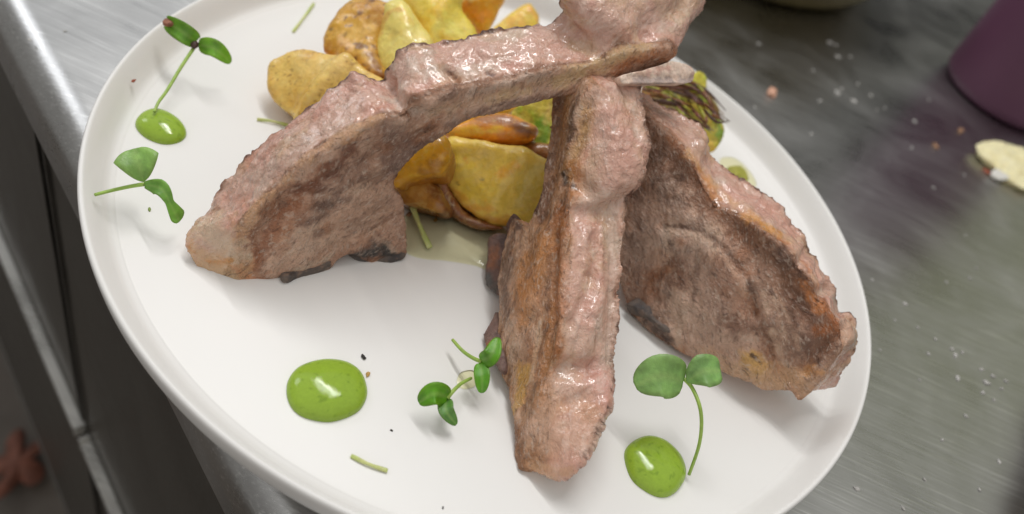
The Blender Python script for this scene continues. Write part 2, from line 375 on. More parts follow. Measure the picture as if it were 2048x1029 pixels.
def chop(label, P3, T, pairs, relief, strokes, face_col, fat_col, seed, back=None, amp=1., edge_col=(120, 72, 40), wetf=.3, wetfat=.75, edge_w=.0022, gain=1.74, gain2=1.36, fibdeg=25):
    Pp = [at(*q) for q in P3]; n = np.cross(Pp[1] - Pp[0], Pp[2] - Pp[0]); n /= np.linalg.norm(n)
    if n @ (EYE - Pp[0]) < 0: n = -n
    O = Pp[0]
    F = []; B = []
    for q in pairs:
        f = onplane(O, n, q[0], q[1]); F.append(f)
        B.append(f - n * T if len(q) == 2 else onplane(O, n, q[2], q[3], T * (q[4] if len(q) > 4 else 1.)))
    F3 = crom(F, 5, True); B3 = crom(B, 5, True)
    me = solid(F3, B3, n, .00062, 7)
    sculpt(me, O, n, relief)
    V = getv(me); Nn = getn(me)
    s = (V - O) @ n
    facing = np.clip(Nn @ n, -1, 1)
    nz1 = fbm(V, .009, seed, 3); nz2 = fbm(V, .0030, seed + 3, 3); nz3 = vnoise(V, .0011, seed + 6)
    # muscle fibres: stretch noise along one direction of the face
    t1 = (Pp[2] - Pp[0]); t1 /= np.linalg.norm(t1); t2 = np.cross(n, t1)
    U = np.stack([(V @ t1) / 3.5, V @ t2, V @ n], 1)
    fib = fbm(U, .0016, seed + 11, 3)
    isface = sstep(facing, .35, .75)
    crag = 1 - np.abs(fbm(V, .005, seed + 21, 3)) * 3
    d = nz1 * .0010 + nz2 * .00018 + nz3 * .00003 * isface
    d = d + isface * fib * .00042 + (1 - isface) * (np.clip(crag, 0, 1) * -.00012)
    # ragged crust along sharp outer edges
    # creases running along the fat, and burnt teeth on the far edge
    U2 = np.stack([(V @ t1) / 2.2, V @ t2, V @ n / 1.2], 1)
    cr = 1 - np.clip(np.abs(fbm(U2, .0065, seed + 61, 4)) * 7, 0, 1); d = d - (1 - isface) * cr * .00060
    cr2 = 1 - np.clip(np.abs(fbm(V, .0028, seed + 62, 3)) * 6, 0, 1); d = d - (1 - isface) * cr2 * .00008
    teeth = np.exp(-((-s - T + .0008) / .0012) ** 2) * np.clip(fbm(V, .0032, seed + 63, 3) * 1.6, -.3, 1) * .0012
    d = d + teeth
    rag = (1 - isface) * sstep(np.abs(vnoise(V, .0021, seed + 31)), .2, .8) * .00006
    setv(me, V + Nn * ((d + rag) * amp)[:, None]); V = getv(me); Nn = getn(me)
    s = (V - O) @ n; facing = np.clip(Nn @ n, -1, 1)
    C0 = np.tile(lin(face_col), (len(V), 1)); C1 = np.tile(lin(fat_col), (len(V), 1))
    # face: patches of browning and painted greyish sheen
    w = sstep(fbm(V, .011, seed + 41, 4), -.02, .30)[:, None]; C0 = C0 * (1 - .7 * w) + lin((146, 92, 54)) * .7 * w
    w = sstep(fbm(V, .009, seed + 42, 4), .05, .35)[:, None]; C0 = C0 * (1 - .6 * w) + lin((176, 152, 140)) * .6 * w
    w = sstep(fbm(U, .0045, seed + 43, 4), .05, .40)[:, None]; C0 = C0 * (1 - .45 * w) + lin((196, 170, 152)) * .45 * w
    w = sstep(fbm(U, .0028, seed + 44, 4), .10, .40)[:, None]; C0 = C0 * (1 - .55 * w) + lin((78, 48, 34)) * .55 * w
    w = sstep(fbm(V, .010, seed + 45, 3), -.05, .30)[:, None]; C1 = C1 * (1 - .65 * w) + lin((222, 168, 154)) * .65 * w
    w = sstep(fbm(V, .009, seed + 46, 3), .02, .32)[:, None]; C1 = C1 * (1 - .6 * w) + lin((206, 172, 138)) * .6 * w
    w = sstep(fbm(U2, .0050, seed + 47, 3), .08, .40)[:, None]; C1 = C1 * (1 - .5 * w) + lin((236, 216, 202)) * .5 * w
    w = sstep(fbm(V, .0060, seed + 48, 4), .18, .42)[:, None]; C1 = C1 * (1 - .5 * w) + lin((158, 106, 80)) * .5 * w
    k = sstep(-s + nz2 * .0012 + nz1 * .0008, .0012, .0032)
    isback = sstep(-s, T - .0022, T - .0008)
    C = C0 * (1 - k[:, None]) + C1 * k[:, None]
    # browned crust on the edge between face and fat, and on the far edge
    e = np.exp(-((-s - .0016 + nz2 * .001) / edge_w) ** 2) * .75
    C = C * (1 - e[:, None]) + lin(edge_col) * e[:, None]
    e = isback * sstep(nz2 + nz1 * .5, -.5, .3) * .9
    C = C * (1 - e[:, None]) + lin((84, 54, 36)) * e[:, None]
    A = wetf * (1 - k) + wetfat * k + .25 * nz2
    C, A = paint(me, C, A, O, n, strokes, seed)
    lum = C @ np.array([.3, .6, .1]); ct = np.clip(lum / .26, .25, 2.2) ** (.45 * (1 - k) + .22 * k)
    C = C * (ct * (gain * (1 - k) + gain2 * k))[:, None] * (np.array([1.04, 1.0, .89]) * (1 - k)[:, None] + np.array([1.05, .99, .90]) * k[:, None]); L_ = (C @ np.array([.3, .6, .1]))[:, None]; C = L_ + (C - L_) * (.88 * (1 - k) + .92 * k)[:, None]; C = C * np.minimum(1, .62 / np.maximum(C.max(1), 1e-6))[:, None]
    setcol(me, C, np.clip(A, 0, 1))
    wv = fbm(V, .012, seed + 71, 3) * .004; ca, sa = math.cos(math.radians(fibdeg)), math.sin(math.radians(fibdeg))
    fa, fb = V @ t1, V @ t2; fu, fv = fa * ca + fb * sa, -fa * sa + fb * ca
    FV = np.stack([fu / 2.3, fv + wv, s * .8], 1)
    va = me.attributes.new('fib', 'FLOAT_VECTOR', 'POINT'); va.data.foreach_set('vector', FV.astype(np.float32).ravel())
    cen = V.mean(0); root = empty('lamb_chop', (cen[0], cen[1], ZF), label, 'lamb chop', 'lamb chops leaning together on the plate')
    cls = (((-s + nz2 * .0008) > .0020) & (-s < T - .0012)).astype(int)
    split(me, cls, ['seared_meat', 'fat_cap'], [MEAT, FATM], root)
    return root, O, n

def lump(name, outline, P3, T, mat, cols, parent=None, relief=(), strokes=(), back=.8, voxel=.0008, sm=12, seed=0, wet=.5, amp=1., backshift=(0, 0, 0), nsec=5, colsc=.006, spots=None, bulge=None):
    """potato, bone spur...: a traced front face on its own plane with real depth behind it. cols: base, patch, fine"""
    if bulge is None: bulge = .0042 if mat is POTA else 0.
    if len(P3) == 3:
        Pp = [at(*q) for q in P3]; n = np.cross(Pp[1] - Pp[0], Pp[2] - Pp[0]); n /= np.linalg.norm(n); O = Pp[0]
    else:
        O = at(*P3[0]); n = np.array(P3[1], float); n /= np.linalg.norm(n)
    if n @ (EYE - O) < 0: n = -n
    F = np.array([onplane(O, n, x, y) for x, y in outline]); c = F.mean(0)
    B = (F - c) * back + c - n * T + np.array(backshift)
    me = solid(crom(F, 6, True), crom(B, 6, True), n, voxel, sm, nsec=nsec)
    if bulge:
        V = getv(me); Vp = V - ((V - O) @ n)[:, None] * n; dd = pdist(Vp, np.vstack([crom(F, 4, True), F[:1]])); dm = dd.max(); t = np.clip(dd / dm, 0, 1)
        up = sstep((V - O) @ n, -T * .75, -.001); V = V + n * (bulge * np.sqrt(1 - (1 - t) ** 2) * up)[:, None]; setv(me, V)
    sculpt(me, O, n, relief)
    V = getv(me); Nn = getn(me)
    nz1 = fbm(V, .010, seed, 3); nz2 = fbm(V, .003, seed + 3, 3)
    setv(me, V + Nn * ((nz1 * .0009 + nz2 * .00025) * amp)[:, None]); V = getv(me)
    s = (V - O) @ n
    C = np.tile(lin(cols[0]), (len(V), 1))
    w = sstep(fbm(V, colsc, seed + 51, 4), -.1, .45)[:, None] * .75; C = C * (1 - w) + lin(cols[1]) * w
    w = sstep(fbm(V, colsc * .3, seed + 52, 3), .1, .5)[:, None] * .5; C = C * (1 - w) + lin(cols[2]) * w
    if len(cols) > 3:      # skin / browned side behind the cut face
        w = sstep(-s + nz2 * .002, .0015, .004)[:, None] * .9; C = C * (1 - w) + lin(cols[3]) * w
        w = (np.exp(-((-s - .0018) / .0014) ** 2) * .55)[:, None]; C = C * (1 - w) + lin(cols[4] if len(cols) > 4 else cols[3]) * w
    if spots:
        col, sc, th = spots
        w = (sstep(vnoise(V, sc, seed + 60), th, th + .15) * .8)[:, None]; C = C * (1 - w) + lin(col) * w
    A = np.full(len(V), wet) + .3 * nz2
    C, A = paint(me, C, A, O, n, strokes, seed)
    if mat is POTA: C = np.clip(C * np.array([1.34, 1.28, .95]), 0, .85)
    setcol(me, C, np.clip(A, 0, 1))
    return link(name, me, mat, parent)

# ------------------------------------------------------------------ the three chops
c1_pairs = [(476,564,418,560,.30), (475,540,388,530,.38), (474,514,370,500,.48), (490,450,370,472,.62), (508,425,388,440,.8), (535,395,420,414,.9), (567,368,441,370), (590,345,492,312), (613,322,552,262), (663,292,600,226),
  (714,257,643,191), (750,243,704,146), (775,234,738,162), (808,222,765,158), (840,210,782,118), (877,195,822,88), (945,172,897,82), (1030,160,950,70), (1082,143,1037,50),
  (1140,135,1090,46), (1184,130,1122,14), (1225,118,1110,-60), (1262,105,1200,-90), (1300,98,1330,-75), (1325,98,1412,-30), (1343,104,1404,18), (1352,110,1372,42), (1340,122,1346,64), (1318,140,1350,88),
  (1285,158,1290,100), (1249,167), (1212,178), (1150,186), (1082,202), (1020,219), (945,239), (900,268), (850,298), (818,326), (791,358), (788,380), (804,400), (812,440), (813,490), (814,514),
  (790,524), (744,528), (700,512), (668,530), (640,554), (598,569), (542,568), (507,573,450,570,.4)]
PINK = (202, 164, 150)
c1, O1, n1 = chop('lamb chop on the left whose long bone reaches over the other two chops', ((430,565,-.010), (815,515,-.010), (1345,120,.0585)), .020, c1_pairs,
  relief=[([(690,330),(600,450),(560,520)], .012, .0020), ([(570,400),(520,480),(500,540)], .004, -.0012), ([(640,345),(560,430)], .003, -.0008),
          ([(760,300),(700,330)], .006, -.0015), ([(960,200),(1040,180),(1180,155)], .0020, -.0006), ([(860,240),(1000,205),(1150,170)], .003, .0010),
          ([(780,170),(800,215),(830,225)], .0022, -.0026), ([(800,190),(850,205),(905,190)], .0028, .0016), ([(740,175),(790,215)], .004, .0015),
          ([(850,120),(830,170)], .006, .0016), ([(960,110),(1100,90)], .007, .0012), ([(1230,105),(1330,95)], .0035, .0018), ([(1240,60),(1200,20)], .005, .002), ([(1300,55),(1380,0)], .004, -.002),
          ([(1150,80),(1210,95),(1290,75)], .003, -.0016), ([(895,140),(912,158)], .0014, -.0022), ([(975,145),(985,150)], .0012, -.0015), ([(480,480),(440,520)], .005, -.001), ([(650,230),(560,310)], .006, .0012)],
  strokes=[([(700,330),(620,400),(560,500)], .011, (150, 116, 100), .5), ([(640,345),(560,430),(500,540)], .0035, (140, 84, 50), .8), ([(700,300),(660,350),(600,380)], .005, (112, 62, 36), .8),
           ([(770,250),(810,300),(780,330)], .005, (122, 96, 88), .6), ([(760,400),(680,480),(600,520)], .010, (158, 128, 112), .5), ([(520,550),(620,540),(720,480)], .004, (142, 98, 74), .5),
           ([(720,330),(620,440)], .006, (104, 74, 62), .35), ([(640,410),(700,400)], .0045, (84, 56, 46), .6), ([(600,440),(640,470)], .003, (92, 62, 50), .5),
           ([(545,530),(600,500),(680,470)], .0025, (176, 146, 130), .6),
           ([(400,520),(440,550),(470,550)], .008, (205, 160, 118), .9, .7), ([(410,460),(450,490)], .008, (196, 166, 142), .9, .8), ([(385,460),(390,520),(430,560)], .0022, (196, 140, 78), .9), ([(470,430),(480,500)], .002, (200, 150, 100), .5),
           ([(440,390),(500,370)], .007, (180, 138, 124), .7), ([(455,350),(430,420)], .0025, (120, 84, 60), .9), ([(480,370),(540,350),(600,300)], .006, (208, 174, 162), .6), ([(560,330),(640,270),(700,240)], .004, (206, 178, 166), .7),
           ([(470,520),(510,420),(620,315),(760,235)], .0026, (184, 142, 104), .65), ([(830,222),(1000,172),(1100,146)], .0024, (214, 188, 176), .7, 1.), ([(870,225),(960,195),(1100,160),(1200,145)], .0026, (196, 160, 132), .6, .8), ([(980,200),(1060,180)], .002, (206, 172, 130), .6),  # pale pink stroke paints the sheen along the bone's ridge
           ([(1120,160),(1240,118),(1290,95)], .0042, (214, 178, 132), .9, .8), ([(1240,135),(1300,112),(1345,112)], .0042, (150, 92, 50), .9, .6), ([(1255,150),(1320,130)], .003, (120, 82, 60), .8),
           ([(900,256),(1000,218),(1120,190)], .0028, (124, 96, 88), .7), ([(800,330),(860,285)], .005, (120, 94, 86), .7),
           ([(930,120),(1060,90),(1200,60)], .006, (214, 168, 156), .7), ([(1200,30),(1300,40)], .007, (192, 156, 144), .8), ([(1320,10),(1370,20)], .005, (190, 160, 140), .7), ([(1375,30),(1345,60)], .0022, (226, 200, 178), .8),
           ([(1000,130),(1040,125)], .003, (176, 120, 110), .5), ([(895,142),(914,158)], .0012, (60, 34, 28), .8), ([(976,147),(986,151)], .001, (66, 38, 30), .7),
           ([(640,190),(704,150),(770,160),(785,125),(830,90),(900,84),(940,72),(1000,60),(1060,54)], .0012, (84, 50, 32), .8), ([(800,100),(925,72)], .0018, (96, 60, 36), .6),
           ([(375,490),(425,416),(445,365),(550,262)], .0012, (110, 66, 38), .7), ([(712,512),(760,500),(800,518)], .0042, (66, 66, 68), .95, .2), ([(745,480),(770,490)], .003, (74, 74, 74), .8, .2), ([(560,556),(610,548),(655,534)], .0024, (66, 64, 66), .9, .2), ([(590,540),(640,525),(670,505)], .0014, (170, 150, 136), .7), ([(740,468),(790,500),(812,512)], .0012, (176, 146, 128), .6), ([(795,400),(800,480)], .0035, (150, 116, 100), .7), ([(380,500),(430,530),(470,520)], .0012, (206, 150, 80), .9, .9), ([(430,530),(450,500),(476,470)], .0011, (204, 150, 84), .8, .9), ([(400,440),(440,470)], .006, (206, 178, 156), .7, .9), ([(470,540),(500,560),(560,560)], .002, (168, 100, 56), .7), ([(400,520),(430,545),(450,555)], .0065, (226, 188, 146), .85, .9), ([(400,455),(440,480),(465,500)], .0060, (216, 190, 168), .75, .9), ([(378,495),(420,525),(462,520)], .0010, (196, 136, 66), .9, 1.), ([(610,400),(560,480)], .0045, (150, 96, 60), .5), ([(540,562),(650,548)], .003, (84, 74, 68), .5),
           ([(800,420),(805,500)], .003, (142, 108, 92), .7)],
  face_col=(168, 136, 120), fat_col=PINK, seed=100)

c2_pairs = [(1178,175,1280,150), (1172,200,1284,190), (1155,235,1292,225), (1138,309,1297,275), (1134,357,1290,330), (1139,409,1272,389), (1131,449,1257,420), (1125,520,1248,490), (1121,592,1246,560), (1119,654,1237,655),
  (1107,717,1222,735), (1090,765,1228,766), (1078,801,1219,812,.85), (1062,840,1203,862,.7), (1049,872,1185,902,.55), (1043,900,1162,936,.42), (1040,925,1130,960,.35), (1037,940,1088,948,.3), (1030,915,1060,938,.5), (1028,851), (1014,784), (1001,742), (992,715), (994,680), (996,638), (998,600),
  (996,560), (1003,510), (1013,462), (1026,434), (1042,448), (1060,437), (1079,381), (1093,280), (1101,200), (1115,160), (1150,140, 1240, 120)]
c2, O2, n2 = chop('lamb chop in the middle, its end pointing at the front of the plate', ((985,700,-.009), (1049,900,-.0055), (1165,200,.0500)), .020, c2_pairs,
  relief=[([(1215,230),(1235,290),(1225,350)], .0085, .0040), ([(1190,230),(1200,300)], .006, .0015), ([(1160,420),(1200,425),(1255,395)], .0035, -.0028), ([(1150,365),(1180,385)], .003, -.0022),
          ([(1165,500),(1150,620)], .006, .0016), ([(1195,460),(1205,560),(1160,700)], .003, .0014), ([(1222,440),(1224,600),(1212,725)], .0011, -.0011), ([(1234,430),(1234,600),(1224,720)], .0009, -.0010), ([(1212,450),(1212,560)], .0010, -.0008),
          ([(1190,470),(1180,560),(1140,650)], .0018, -.0014), ([(1120,740),(1180,735),(1222,740)], .0028, -.0030), ([(1190,765),(1170,830),(1130,880)], .009, .0030), ([(1140,810),(1170,800)], .002, -.0014),
          ([(1115,210),(1105,330),(1085,440)], .0035, -.0014), ([(1085,470),(1075,600)], .0045, .0014), ([(1112,480),(1108,640),(1085,760)], .0018, -.0014), ([(1040,560),(1040,680)], .006, .0012), ([(1130,350),(1105,480)], .0018, -.0010)],
  strokes=[([(1150,200),(1128,320),(1125,450)], .0045, (118, 84, 66), .6), ([(1120,180),(1100,330),(1080,430)], .004, (106, 76, 64), .7), ([(1180,215),(1160,290),(1140,350)], .0040, (158, 122, 70), .7),
           ([(1150,335),(1160,370),(1150,395)], .0045, (156, 98, 40), .9, .8), ([(1148,372),(1152,378)], .0014, (34, 22, 20), .9), ([(1128,350),(1132,400)], .0014, (48, 30, 24), .8), ([(1124,400),(1125,420)], .0012, (40, 26, 20), .8),
           ([(1185,320),(1195,345)], .005, (206, 178, 148), .7, .9), ([(1230,240),(1245,300),(1235,350)], .011, (216, 166, 152), .7), ([(1200,190),(1262,190),(1280,240)], .006, (176, 146, 136), .6),
           ([(1160,410),(1215,400),(1250,370)], .005, (204, 172, 158), .6), ([(1118,420),(1118,520),(1110,650)], .0042, (142, 84, 34), .85, .6), ([(1085,470),(1075,560)], .006, (142, 96, 52), .7), ([(1060,540),(1050,620)], .006, (140, 88, 44), .6),
           ([(1020,480),(1010,560),(1010,620)], .0045, (104, 78, 68), .7), ([(1045,650),(1040,740)], .006, (146, 114, 96), .6), ([(1108,600),(1098,720),(1070,820)], .0030, (156, 104, 56), .8), ([(1120,640),(1106,730)], .0012, (198, 168, 140), .5),
           ([(1165,440),(1150,560),(1140,620)], .006, (214, 170, 156), .8), ([(1195,450),(1195,560),(1165,660)], .0035, (212, 160, 146), .7), ([(1228,430),(1228,560),(1215,720)], .0040, (214, 186, 172), .75, .9), ([(1242,420),(1240,560),(1228,700)], .0012, (188, 140, 120), .7),
           ([(1135,660),(1180,700)], .006, (196, 164, 148), .8), ([(1205,760),(1215,790)], .0065, (208, 156, 146), .8), ([(1120,770),(1160,790)], .006, (190, 156, 140), .7), ([(1080,850),(1130,880),(1170,870)], .008, (168, 134, 116), .8), ([(1130,820),(1180,820)], .005, (164, 124, 96), .6),
           ([(1046,745),(1040,790)], .0045, (196, 140, 52), .95, .8), ([(1030,820),(1035,790)], .002, (206, 160, 80), .8), ([(1040,806),(1042,810)], .0009, (80, 50, 24), .8), ([(1020,690),(1030,760),(1040,840)], .002, (176, 146, 130), .6), ([(1060,600),(1070,680)], .0035, (196, 166, 148), .5), ([(1080,640),(1062,760)], .0014, (196, 160, 130), .7), ([(1050,520),(1040,580)], .005, (160, 104, 44), .6), ([(1100,460),(1096,620)], .0016, (92, 54, 24), .7), ([(1090,480),(1070,560),(1050,640)], .0055, (168, 110, 52), .65), ([(1125,430),(1118,560),(1112,700)], .0030, (150, 90, 36), .8), ([(1046,745),(1040,790)], .0040, (214, 162, 70), .9, .9), ([(1090,320),(1070,430)], .0014, (78, 50, 38), .7), ([(1150,200),(1140,280)], .0025, (84, 56, 44), .7),
           ([(1032,860),(1036,930)], .003, (128, 82, 44), .8), ([(1060,930),(1110,948),(1140,940)], .0022, (190, 146, 110), .7), ([(1222,800),(1200,860),(1160,925)], .0014, (110, 74, 56), .7), ([(1020,440),(1040,450)], .003, (86, 62, 56), .8)],
  face_col=(164, 124, 98), fat_col=(208, 168, 152), seed=200, edge_col=(138, 92, 50), wetf=.4)

c3_pairs = [(1283,215,1282,186), (1310,245,1328,210), (1350,280,1370,233), (1389,332,1412,256), (1410,370,1421,300), (1435,410,1455,332), (1470,430,1493,357), (1500,443,1530,383), (1535,470,1561,410), (1571,501,1592,450),
  (1595,525,1614,476), (1611,545,1638,528), (1630,575,1662,560), (1650,606,1672,592), (1664,632,1680,625), (1680,655,1704,628), (1678,690,1720,668), (1662,722,1716,700), (1642,752,1692,738), (1622,782,1655,781),
  (1604,803), (1592,800), (1578,783), (1532,786), (1500,764), (1461,752), (1415,729), (1337,687), (1272,638), (1252,612), (1238,560), (1215,500), (1215,400), (1240,300), (1262,230)]
c3, O3, n3 = chop('broad lamb chop on the right, overhanging the right side of the plate', ((1260,630,-.0095), (1600,800,.003), (1285,200,.046)), .017, c3_pairs,
  relief=[([(1330,452),(1400,462),(1460,510),(1503,575),(1510,625)], .0014, -.0007), ([(1340,470),(1400,490),(1450,560),(1440,640),(1360,640)], .012, .0016), ([(1325,470),(1390,480),(1450,530),(1490,590)], .004, .0007), ([(1400,560),(1420,620)], .012, .0015),
          ([(1500,600),(1530,700),(1560,750)], .003, -.0014), ([(1540,560),(1580,680)], .006, .0010), ([(1300,640),(1400,690),(1480,660),(1530,650)], .0030, .0012), ([(1350,420),(1320,360)], .004, .0012), ([(1390,360),(1480,470),(1600,600)], .005, -.0018),
          ([(1620,760),(1660,700),(1700,680)], .004, .0014), ([(1610,740),(1650,690),(1690,660)], .0022, -.0018), ([(1505,720),(1515,750)], .0045, .0014), ([(1340,540),(1300,560),(1320,600)], .0018, -.001), ([(1440,300),(1400,290)], .003, .002), ([(1620,500),(1600,530)], .002, -.0018), ([(1660,575),(1640,590)], .002, -.0018)],
  strokes=[([(1300,260),(1400,380),(1500,470),(1600,600)], .0080, (110, 76, 56), .60, .7), ([(1290,300),(1350,400)], .007, (100, 70, 54), .7, .9), ([(1270,330),(1280,450)], .006, (104, 80, 70), .6, .8), ([(1340,280),(1400,350),(1440,420)], .0028, (150, 94, 54), .7),
           ([(1280,420),(1340,430),(1380,450)], .006, (150, 120, 106), .7), ([(1330,450),(1400,462),(1462,512),(1505,580),(1512,625)], .0013, (84, 56, 44), .6), ([(1340,462),(1400,476),(1450,520),(1492,590)], .0016, (196, 166, 146), .6), ([(1400,700),(1440,720),(1500,745)], .003, (196, 158, 130), .7), ([(1240,480),(1300,520)], .006, (150, 124, 112), .6), ([(1360,600),(1400,640)], .006, (172, 144, 128), .6), ([(1560,640),(1610,690)], .0040, (74, 44, 30), .4), ([(1350,530),(1360,570)], .005, (110, 66, 40), .75), ([(1430,520),(1470,580),(1490,620)], .0055, (140, 88, 56), .6),
           ([(1390,500),(1430,570),(1420,640)], .010, (142, 114, 102), .5), ([(1460,650),(1530,660)], .005, (112, 74, 54), .7), ([(1280,480),(1265,560),(1300,640)], .008, (134, 110, 100), .6), ([(1510,520),(1560,620),(1590,740)], .006, (138, 104, 86), .6),
           ([(1600,600),(1640,680),(1620,700)], .008, (98, 60, 40), .65), ([(1610,560),(1560,500)], .005, (88, 58, 44), .7), ([(1655,610),(1672,650),(1640,660)], .0030, (150, 84, 26), .85), ([(1500,700),(1540,740)], .004, (140, 110, 90), .5),
           ([(1530,590),(1550,680),(1580,740)], .0016, (182, 154, 136), .55), ([(1545,580),(1570,680)], .001, (186, 158, 140), .5), ([(1560,600),(1600,700)], .0012, (170, 140, 120), .4),
           ([(1506,718),(1515,735),(1512,752)], .0048, (216, 166, 84), .95, .6), ([(1500,708),(1512,716),(1522,730)], .0011, (66, 42, 30), .9), ([(1440,740),(1500,760),(1560,775)], .005, (196, 158, 128), .8), ([(1560,750),(1600,760),(1610,780)], .006, (190, 148, 112), .8),
           ([(1700,660),(1660,740),(1620,790)], .006, (198, 156, 128), .8), ([(1690,650),(1710,680)], .004, (208, 170, 152), .7), ([(1700,640),(1716,690),(1690,735),(1640,790),(1600,802)], .0012, (120, 72, 38), .8), ([(1620,740),(1640,750)], .003, (190, 130, 60), .6),
           ([(1300,205),(1370,250),(1400,300)], .0055, (196, 160, 146), .8, .9), ([(1380,310),(1430,370),(1490,420),(1570,480)], .0024, (192, 150, 106), .85, .9), ([(1470,380),(1530,420),(1580,460)], .006, (216, 162, 148), .8), ([(1620,520),(1650,580)], .005, (212, 166, 150), .7),
           ([(1490,430),(1530,455),(1560,470)], .0028, (196, 136, 60), .9), ([(1400,340),(1440,400)], .0022, (186, 126, 64), .8), ([(1600,560),(1640,620)], .0025, (190, 116, 50), .8), ([(1530,400),(1560,430)], .0035, (220, 164, 146), .7), ([(1260,615),(1300,645),(1340,680)], .003, (72, 56, 52), .7), ([(1560,480),(1600,520),(1660,630)], .0016, (160, 96, 44), .7)],
  face_col=(160, 130, 116), fat_col=(206, 166, 150), seed=300, edge_col=(140, 86, 48), wetf=.35)

# bones of the chops
DARK = [(104, 92, 84), (52, 52, 56), (150, 122, 104)]
lump('rib_bone', [(1245,150), (1290,140), (1330,126), (1346,122), (1378,129), (1391,142), (1385,166), (1335,167), (1270,168), (1245,168)], ((1270,150,.0572), (1388,142,.0568), (1383,165,.0545)), .006, BONE,
     [(236, 212, 194), (216, 180, 158), (186, 146, 124)], c1, back=.9, voxel=.0004, sm=2, seed=401, wet=.8, amp=.45,
     relief=[([(1260,156),(1388,158)], .0012, -.0006)], strokes=[([(1386,132),(1390,142),(1384,165)], .0013, (130, 78, 62), .8), ([(1270,162),(1380,163)], .0020, (176, 158, 152), .85), ([(1300,146),(1340,134)], .002, (206, 150, 134), .6)])
lump('backbone', [(700,505), (715,488), (745,474), (780,484), (808,506), (800,519), (772,524), (735,522), (708,516)], ((690,515,-.0089), (815,515,-.0092), (745,474,-.0047)), .012, BONE, DARK, c1, back=.9, voxel=.0005, sm=3, seed=402, wet=.3, amp=1.6, colsc=.004)
lump('backbone', [(570,556), (605,546), (645,532), (664,524), (655,544), (612,560), (578,564)], ((560,562,-.0089), (668,532,-.0089), (610,540,-.0070)), .008, BONE, DARK, c1, back=.9, voxel=.0005, sm=3, seed=403, wet=.3, amp=1.4, colsc=.004,
     strokes=[([(640,552),(668,530)], .0016, (158, 140, 126), .7)])
B2 = [(122, 96, 88), (84, 74, 74), (150, 120, 108)]
lump('backbone', [(978,475), (1004,466), (1020,480), (1015,530), (1004,590), (985,583), (968,565), (974,520)], ((978,475,-.003), (1010,470,.0005), (985,583,-.008)), .010, BONE, B2, c2, back=.85, voxel=.0006, sm=5, seed=404, wet=.4,
     strokes=[([(972,562),(985,575)], .0035, (92, 96, 94), .8), ([(990,500),(985,530)], .0022, (160, 100, 60), .6)])
lump('backbone', [(992,622), (980,645), (966,672), (973,702), (990,728), (1006,742), (1010,690), (1005,640)], ((992,622,-.0055), (966,672,-.0085), (1010,690,-.003)), .008, BONE, B2, c2, back=.85, voxel=.0006, sm=5, seed=405, wet=.9,
     strokes=[([(972,690),(980,700)], .0028, (170, 104, 64), .8)])
lump('bone_splinter', [(1012,458), (1026,428), (1036,440), (1052,448), (1044,466), (1020,474)], ((1012,462,.004), (1026,430,.008), (1052,448,.012)), .004, BONE, [(90, 64, 56), (60, 42, 38), (120, 90, 76)], c2, back=.8, voxel=.0005, sm=3, seed=406, wet=.3)
lump('backbone', [(1252,612), (1275,618), (1310,645), (1345,672), (1340,690), (1300,664), (1268,646)], ((1256,618,-.0075), (1340,686,-.0085), (1310,645,-.004)), .009, BONE, DARK, c3, back=.9, voxel=.0005, sm=3, seed=407, wet=.3, amp=1.6, colsc=.004)

# ------------------------------------------------------------------ potatoes
YEL, PALE, ORG, BRN, DBR = (220, 186, 84), (216, 194, 118), (214, 152, 30), (150, 96, 34), (84, 48, 18)
PG = 'roast potato pieces heaped behind the chops'
def potato(label, outline, z, nrm, T, cols, **kw):
    c = np.mean(np.array(outline, float), 0)
    o = lump('potato_piece', outline, ((c[0], c[1], z), nrm), T, POTA, cols, **kw)
    return tag(o, label, 'potato', PG)
SPK = ((140, 98, 44), .0008, .56)
potato('pale golden potato piece lying leftmost in the potato heap', [(541,122),(575,103),(611,98),(650,106),(690,118),(730,138),(775,165),(750,205),(690,240),(640,246),(592,240),(558,222),(536,190),(532,150)],
       .006, (-.25, -.62, .74), .017, [(206,176,104), (190,152,76), (216,190,124), (196,148,60), (170,116,50)], seed=1, spots=SPK, wet=.6,
       relief=[([(690,125),(650,165),(600,235)], .0035, .0030), ([(560,140),(580,220)], .006, -.0018), ([(700,180),(720,200)], .006, -.0015)],
       strokes=[([(590,200),(650,225)], .006, (196,148,52), .6), ([(600,130),(680,140)], .005, (214,188,130), .6), ([(540,150),(545,200)], .003, (190,140,60), .5)])
potato('crusty browned potato chunk between the pale pieces at the top left of the heap', [(660,52),(690,12),(722,-4),(765,4),(795,30),(765,62),(758,110),(775,156),(742,165),(700,140),(668,118),(645,102)],
       .014, (-.3, -.5, .8), .018, [(188,146,56), (160,108,36), (206,170,90), (150,96,34)], seed=2, wet=.8, amp=1.8, spots=((90, 50, 18), .0016, .35),
       strokes=[([(700,70),(740,60)], .004, (212,176,110), .7), ([(740,110),(760,145)], .004, (110,64,20), .8), ([(690,20),(720,10)], .004, (190,140,40), .6), ([(685,80),(705,95)], .0026, (220,180,150), .7)])
potato('pale smooth potato wedge in front of the tall yellow piece', [(752,72),(768,18),(800,12),(836,42),(866,82),(858,130),(800,158),(768,152),(752,112)],
       .018, (-.15, -.6, .8), .016, [(218,196,120), (206,178,92), (224,204,140), (196,150,60)], seed=3, wet=.6, relief=[([(800,14),(810,80),(795,150)], .004, .0022)], strokes=[([(760,70),(772,30),(800,20)], .0016, (176,132,60), .6), ([(810,130),(830,100)], .003, (232,200,90), .5)])
